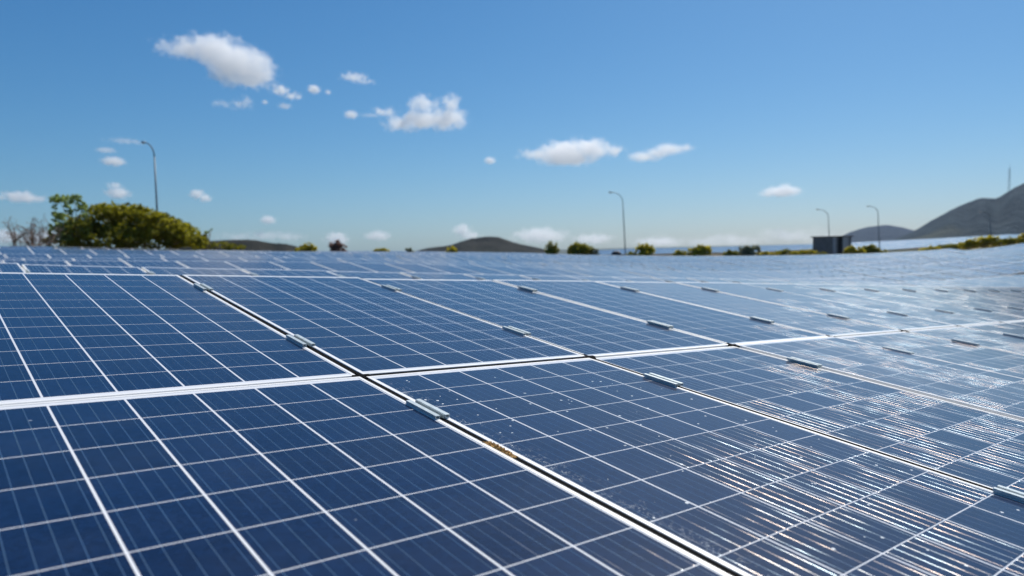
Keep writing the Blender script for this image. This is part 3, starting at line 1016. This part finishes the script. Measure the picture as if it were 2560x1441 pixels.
def wallbox(u0, u1, v0, v1, z0, z1, mbx, mi=0):
    """box on the plan axes d1 (front, going left) and d2 (side, going right and back)"""
    V = []
    for z in (z0, z1):
        for (a, b_) in ((u0, v0), (u1, v0), (u1, v1), (u0, v1)):
            V.append(d1 * a + d2 * b_ + np.array([0, 0, z]))
    mbx.add(V, [(0, 1, 2, 3), (7, 6, 5, 4), (0, 4, 5, 1), (1, 5, 6, 2), (2, 6, 7, 3), (3, 7, 4, 0)], mi)


mb = MB(); wallbox(0.25, w1, 0, .08, 0, zt, mb)
for k in range(22): wallbox(.28 + k * (w1 - .3) / 22, .28 + (k + .45) * (w1 - .3) / 22, -.03, -.001, .1, zt - .05, mb)
wallbox(w1 - .08, w1, .081, w2, 0, zt, mb); wallbox(0, w1 - .081, w2 - .08, w2, 0, zt, mb)
obj('front_wall', mb.me('front_wall', M_CABIN), root)
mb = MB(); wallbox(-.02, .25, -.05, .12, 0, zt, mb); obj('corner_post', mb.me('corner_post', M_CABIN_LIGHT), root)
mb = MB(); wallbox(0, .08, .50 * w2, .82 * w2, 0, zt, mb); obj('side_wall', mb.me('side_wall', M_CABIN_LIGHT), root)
mb = MB(); wallbox(0, .08, .82 * w2 + .001, w2 - .081, 0, zt, mb); wallbox(0, .08, .121, .17 * w2, 0, zt, mb); obj('side_panel', mb.me('side_panel', M_CABIN), root)
mb = MB(); wallbox(.10, .14, .17 * w2, .5 * w2, .0, zt, mb); obj('doorway', mb.me('doorway', M_DARK), root)
mb = MB(); wallbox(-.2, w1 + .2, -.2, w2 + .2, zt + .002, zt + .14, mb); obj('roof', mb.me('roof', M_CABIN_ROOF), root)

# black mound beside the post
bp = PX(1541, 639, 93); zg = gz(bp)
mb = MB(); V = []; nr, ns = 7, 18
for i in range(nr):
    a = i / (nr - 1) * math.pi / 2
    for k in range(ns):
        t = 2 * math.pi * k / ns
        rr = math.cos(a) ** .6 * (1 + .07 * math.sin(3 * t + i))
        V.append((.85 * rr * math.cos(t), .6 * rr * math.sin(t), (PX(1541, 628, 93)[2] - zg) * math.sin(a) ** .8 + .04 * math.sin(5 * t) * (0 < i < nr - 1)))
fc = [(i * ns + k, i * ns + (k + 1) % ns, (i + 1) * ns + (k + 1) % ns, (i + 1) * ns + k) for i in range(nr - 1) for k in range(ns)]
mb.add(V, fc)
o = obj('covered_mound', mb.me('covered_mound', M_BLACK, True)); o.location = (bp[0], bp[1], zg)
tag(o, 'low black covered mound left of the middle lamp post', 'mound')


# ------------------------------------------------------------------ vegetation
def leaves(name, blobs, n, size, mat, parent, seed=0, shell=.55, sub=9):
    """leaf quads gathered in clumps through the ellipsoids blobs = (centre, radii, weight)"""
    r = np.random.default_rng(seed)
    wt = np.array([q[2] for q in blobs], float); wt /= wt.sum()
    nc = max(6, n // 22)
    cen, cr = [], []
    for k in range(nc):
        q = blobs[r.choice(len(blobs), p=wt)]
        d = r.normal(size=3); d /= np.linalg.norm(d)
        if d[2] < -.75: d[2] *= -.5
        rr = shell + (1.04 - shell) * r.random() ** .7
        cen.append(np.array(q[0]) + d * np.array(q[1]) * rr); cr.append(min(q[1]) * r.uniform(.14, .32))
    cen = np.array(cen); cr = np.array(cr)
    ix = r.integers(0, nc, n)
    off = r.normal(size=(n, 3)); off /= np.linalg.norm(off, axis=1)[:, None]
    P = cen[ix] + off * (cr[ix] * r.random(n) ** .45)[:, None] * np.array([1.15, 1.15, .8])
    a = r.normal(size=(n, 3)); a /= np.linalg.norm(a, axis=1)[:, None]
    b_ = r.normal(size=(n, 3)); b_ -= (b_ * a).sum(1)[:, None] * a; b_ /= np.linalg.norm(b_, axis=1)[:, None]
    s = size * r.uniform(.6, 1.3, n)[:, None]
    V = np.stack([P - a * s, P - b_ * s * .55, P + a * s, P + b_ * s * .55], 1).reshape(-1, 3)
    me_ = bpy.data.meshes.new(name)
    me_.vertices.add(4 * n); me_.vertices.foreach_set('co', V.ravel().astype(np.float32))
    me_.loops.add(4 * n); me_.loops.foreach_set('vertex_index', np.arange(4 * n, dtype=np.int32))
    me_.polygons.add(n); me_.polygons.foreach_set('loop_start', np.arange(0, 4 * n, 4, dtype=np.int32))
    me_.polygons.foreach_set('loop_total', np.full(n, 4, np.int32))
    me_.materials.append(mat)
    at = me_.attributes.new('tone', 'FLOAT', 'FACE')
    ct = r.random(nc)
    at.data.foreach_set('value', (.5 * r.random(n) + .5 * ct[ix]).astype(np.float32))
    me_.update(); me_.validate()
    return obj(name, me_, parent), cen


def stems(root, cen, r0, mat, n=14, seed=0, spread=.15):
    r = np.random.default_rng(seed); mb = MB()
    for k in range(min(n, len(cen))):
        c = cen[r.integers(len(cen))]
        b0 = np.array([r.uniform(-spread, spread), r.uniform(-spread, spread), -.05])
        mid = b0 * .5 + c * .45 + np.array([r.normal() * .06, r.normal() * .06, .12 * c[2]])
        mb.tube([b0, mid, c], [r0, r0 * .6, r0 * .22], 6)
    obj('trunk', mb.me('trunk', mat, True), root)


def bush(name, px0, px1, pytop, pybase, depth, mat, label, group=None, cat='bush', n=900, leaf=.09, lobes=None, seed=0, sink=0.0, deepf=.5, shell=.5):
    a, b_ = PX(px0, pybase, depth), PX(px1, pybase, depth)
    c = (a + b_) / 2; wd = np.linalg.norm(b_ - a); zt_ = PX((px0 + px1) / 2, pytop, depth)[2]
    zg_ = gz(c); h = zt_ - zg_
    az_ = math.atan2(c[0], c[1])
    root = empty(name, (c[0], c[1], zg_)); root.rotation_euler = (0, 0, -az_)
    tag(root, label, cat, group)
    if lobes is None:
        r = np.random.default_rng(seed + 50)
        lobes = []
        for k in range(4):
            lobes.append(((-.27, -.08, .1, .28)[k], r.uniform(.34, .52), r.uniform(.18, .26), r.uniform(.36, .48)))
        lobes.append((0, .15, .42, .3)); lobes.append((r.uniform(-.1, .1), .62, .2, .36))
    zv0 = max(0, PX((px0 + px1) / 2, pybase, depth)[2] - zg_)      # height of the lowest visible line
    vh_ = h - zv0
    bl = []
    for (lx, lz, rx, rz) in lobes:
        bl.append(((lx * wd, np.random.default_rng(seed + int(lx * 99 + 99)).uniform(-.1, .1) * wd, zv0 + lz * vh_), (rx * wd, max(rx * wd * .8, .25) if wd < 4 else wd * deepf * .5, rz * vh_), rx * rz))
    f, cen = leaves('foliage', bl, n, leaf, mat, root, seed, shell)
    stems(root, cen, .03 + .012 * h, M_BARK, 12, seed)
    return root


# the big bush on the left, behind the last table
bush('big_bush', 148, 500, 509, 622, 40, L_OLIVE, 'big rounded olive green bush on the left behind the last panels', n=30000, leaf=.085, seed=1, deepf=.5,
     lobes=[(-.13, .62, .13, .38), (.02, .60, .15, .38), (-.27, .42, .12, .30), (-.40, .2, .1, .22), (.16, .48, .15, .36), (.29, .36, .13, .30), (.40, .16, .1, .2), (-.12, .2, .25, .3), (.15, .2, .25, .3)], cat='bush')
bb = [o for o in scene.objects if o.name == 'big_bush'][0]
wb_ = float(np.linalg.norm(PX(148, 622, 40) - PX(500, 622, 40))); z0_ = PX(324, 622, 40)[2] - bb.location[2]; vb_ = PX(324, 509, 40)[2] - bb.location[2] - z0_
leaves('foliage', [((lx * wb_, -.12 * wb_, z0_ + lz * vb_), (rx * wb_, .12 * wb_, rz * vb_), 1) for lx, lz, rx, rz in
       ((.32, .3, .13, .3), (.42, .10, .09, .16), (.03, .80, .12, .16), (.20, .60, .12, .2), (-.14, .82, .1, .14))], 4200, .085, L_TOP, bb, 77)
# pale sparse tree in front of its left end
root_p = PX(185, 640, 38); zg = gz(root_p)
root = empty('pale_tree', (root_p[0], root_p[1], zg)); tag(root, 'sparse pale green young tree at the left end of the big bush', 'tree')
r = np.random.default_rng(21)
ends = [(150, 505, .95), (185, 500, .55), (205, 520, .6), (218, 540, .4), (150, 545, .7), (168, 570, .8), (200, 560, .6), (222, 560, .35), (140, 572, .6), (185, 590, .8), (178, 530, .35), (160, 600, .8), (215, 585, .5)]
mb = MB(); bl = []
fork = PX(186, 598, 38) - np.array(root.location)
mb.tube([(0, 0, -.1), fork * .6, fork], [.08, .06, .045], 8)
for (ex, ey, sz) in ends:
    e = PX(ex, ey, 38 + r.uniform(-.5, .5)) - np.array(root.location)
    md = (fork + e) / 2 + np.array([r.normal() * .08, 0, .05])
    mb.tube([fork, md, e], [.035, .022, .008], 6)
    bl.append((e, (.42 * sz + .12, .36 * sz + .1, .36 * sz + .12), sz))
obj('trunk', mb.me('trunk', M_BARK, True), root)
leaves('foliage', bl, 7500, .064, L_LIGHT, root, 5, .2)
# bare tree
root_p = PX(86, 640, 36); zg = gz(root_p)
root = empty('bare_tree', (root_p[0], root_p[1], zg)); tag(root, 'leafless brown grey tree at the left edge', 'tree')
mb = MB(); tw = MB(); r = np.random.default_rng(8)


def branch(p, d, L, rad_, lev):
    pts = [p]; q = p.copy(); dd = d.copy()
    for s_ in range(4):
        dd = dd + r.normal(size=3) * .14; dd /= np.linalg.norm(dd); q = q + dd * L / 4; pts.append(q.copy())
    (mb if lev < 2 else tw).tube(pts, list(np.linspace(rad_, rad_ * .55, 5)), 6 if lev < 2 else 4, caps=False)
    if lev >= 4: return
    for s_ in range({0: 7, 1: 5, 2: 4, 3: 4}[lev]):
        t = r.integers(1, 5); nd = dd * .55 + r.normal(size=3) * np.array([.62, .5, .35]) + np.array([0, 0, .25]); nd /= np.linalg.norm(nd)
        branch(pts[t], nd, L * r.uniform(.42, .62), rad_ * .48, lev + 1)


Ht = PX(86, 530, 36)[2] - zg
branch(np.array([0, 0, -.1]), np.array([0, 0, 1.0]), Ht * .60, .08, 0)
for a_ in (-1.1, 1.1, -.8, .8, -.45, .5, -.2, .25):
    branch(np.array([0, 0, Ht * (.25 + .08 * abs(a_))]), np.array([a_ * .75, .1, .95]) / 1.1, Ht * .42, .036, 1)
obj('trunk', mb.me('trunk', M_BARK, True), root); obj('twigs', tw.me('twigs', M_GREYBARK), root)

bush('sapling', 490, 536, 560, 606, 50, L_LIGHT, 'thin pale sapling just right of the big bush', cat='tree', n=420, leaf=.06, seed=31, shell=.1,
     lobes=[(-.35, .75, .10, .2), (.1, .5, .14, .18), (.3, .62, .12, .16), (-.1, .3, .2, .15)])
bush('low_shrub', 490, 610, 597, 628, 62, L_OLIVE, 'low green shrub between the big bush and the left hill', n=3000, leaf=.08, seed=33, lobes=[(-.3, .4, .22, .5), (0, .35, .25, .45), (.3, .2, .2, .4)])
SB = [
    (742, 792, 606, 634, 88, L_YELLOW, 'small yellow green bush at the right end of the left hill', 900),
    (818, 868, 600, 634, 88, L_RED, 'reddish brown bush between the two hills', 1000),
    (928, 972, 619, 636, 88, L_YELLOW, 'low bright yellow green bush right of the reddish bush', 700),
    (1014, 1036, 616, 642, 84, L_GREY, 'thin greyish shrub left of the cone shaped hill', 240),
    (1115, 1145, 615, 635, 88, L_YELLOW, 'tiny yellow bush in front of the cone shaped hill', 380),
    (1362, 1398, 603, 639, 90, L_TOP, 'upright dark green bush at the right foot of the cone shaped hill', 1100),
    (1414, 1480, 604, 639, 90, L_TOP, 'wide olive bush left of the middle lamp post', 2200),
    (1472, 1500, 620, 639, 90, L_GREY, 'wispy grey shrub at the right end of the wide olive bush', 300),
    (1588, 1640, 609, 641, 92, L_YELLOW, 'rounded yellow green bush right of the middle lamp post', 1700),
    (1566, 1592, 629, 641, 92, L_TOP, 'low dark shrub at the foot of the middle lamp post', 320),
    (1684, 1718, 624, 643, 94, L_YELLOW, 'small low bush left of the round dark bush', 600),
    (1720, 1776, 611, 643, 94, L_YELLOW, 'round dense bush on its own left of the hedge', 2200),
    (1806, 1846, 625, 643, 96, L_TOP, 'low bush at the left end of the hedge', 900),
    (1842, 1900, 613, 643, 97, L_GREY, 'greyish rounded bush in the left part of the hedge', 1800),
    (1890, 1950, 627, 643, 97, L_YELLOW, 'low bush right of the greyish bush', 1000),
    (1940, 1978, 622, 643, 98, L_TOP, 'small bush halfway between the greyish bush and the hut', 800),
    (1975, 2042, 625, 644, 98, L_YELLOW, 'low bush at the left side of the hut', 1200),
    (2040, 2072, 630, 644, 98, L_TOP, 'low bush in front of the grey hut wall', 500),
    (2106, 2160, 615, 644, 98, L_YELLOW, 'yellow green bush in front of the right side of the hut', 1900),
    (2150, 2200, 610, 643, 98, L_TOP, 'bush between the hut and the thin lamp post', 1800),
    (2190, 2218, 624, 642, 98, L_TOP, 'small bush at the foot of the thin lamp post', 500),
    (2300, 2352, 614, 633, 96, L_YELLOW, 'low bush at the left end of the rising hedge', 900),
    (2345, 2400, 608, 628, 96, L_TOP, 'second bush of the rising hedge, darker', 1100),
    (2395, 2445, 598, 624, 95, L_YELLOW, 'third bush of the rising hedge', 1200),
    (2440, 2500, 590, 619, 94, L_YELLOW, 'tallest yellow bush of the rising hedge', 1700),
    (2495, 2550, 592, 614, 92, L_TOP, 'bush near the right edge of the rising hedge', 1300),
    (2542, 2600, 583, 608, 90, L_YELLOW, 'bush cut by the right edge of the photo', 1500),
]
for q, (x0, x1, yt, yb, dp, mt, lb, n_) in enumerate(SB):
    bush('bush', x0, x1, yt, yb, dp, mt, lb, 'bushes along the far edge of the panel field', n=int(n_ * 3.2), leaf=.12, seed=100 + q, deepf=.8)

# ------------------------------------------------------------------ the air between here and the mountains
b = NT('thin_haze')
v = b.n('ShaderNodeVolumePrincipled')
v.inputs['Color'].default_value = (.50, .74, 1.0, 1); v.inputs['Density'].default_value = 5e-5
v.inputs['Anisotropy'].default_value = .2
b.t.links.new(v.outputs[0], b.out.inputs['Volume'])
zt = max((o.matrix_world @ Vector(c))[2] for o in scene.objects if o.type == 'MESH' and o.name.split('.')[0] in ('mountain', 'antenna') for c in o.bound_box)
hv = np.array(_cube, float) * np.array([3300, 3300, 1]); zlo, zhi = -30.0, zt + 60
hv[:, 2] = np.where(hv[:, 2] < 0, zlo, zhi)
o = obj('haze', mesh('haze', hv, _cubef, b.mat)); tag(o, kind='stuff')
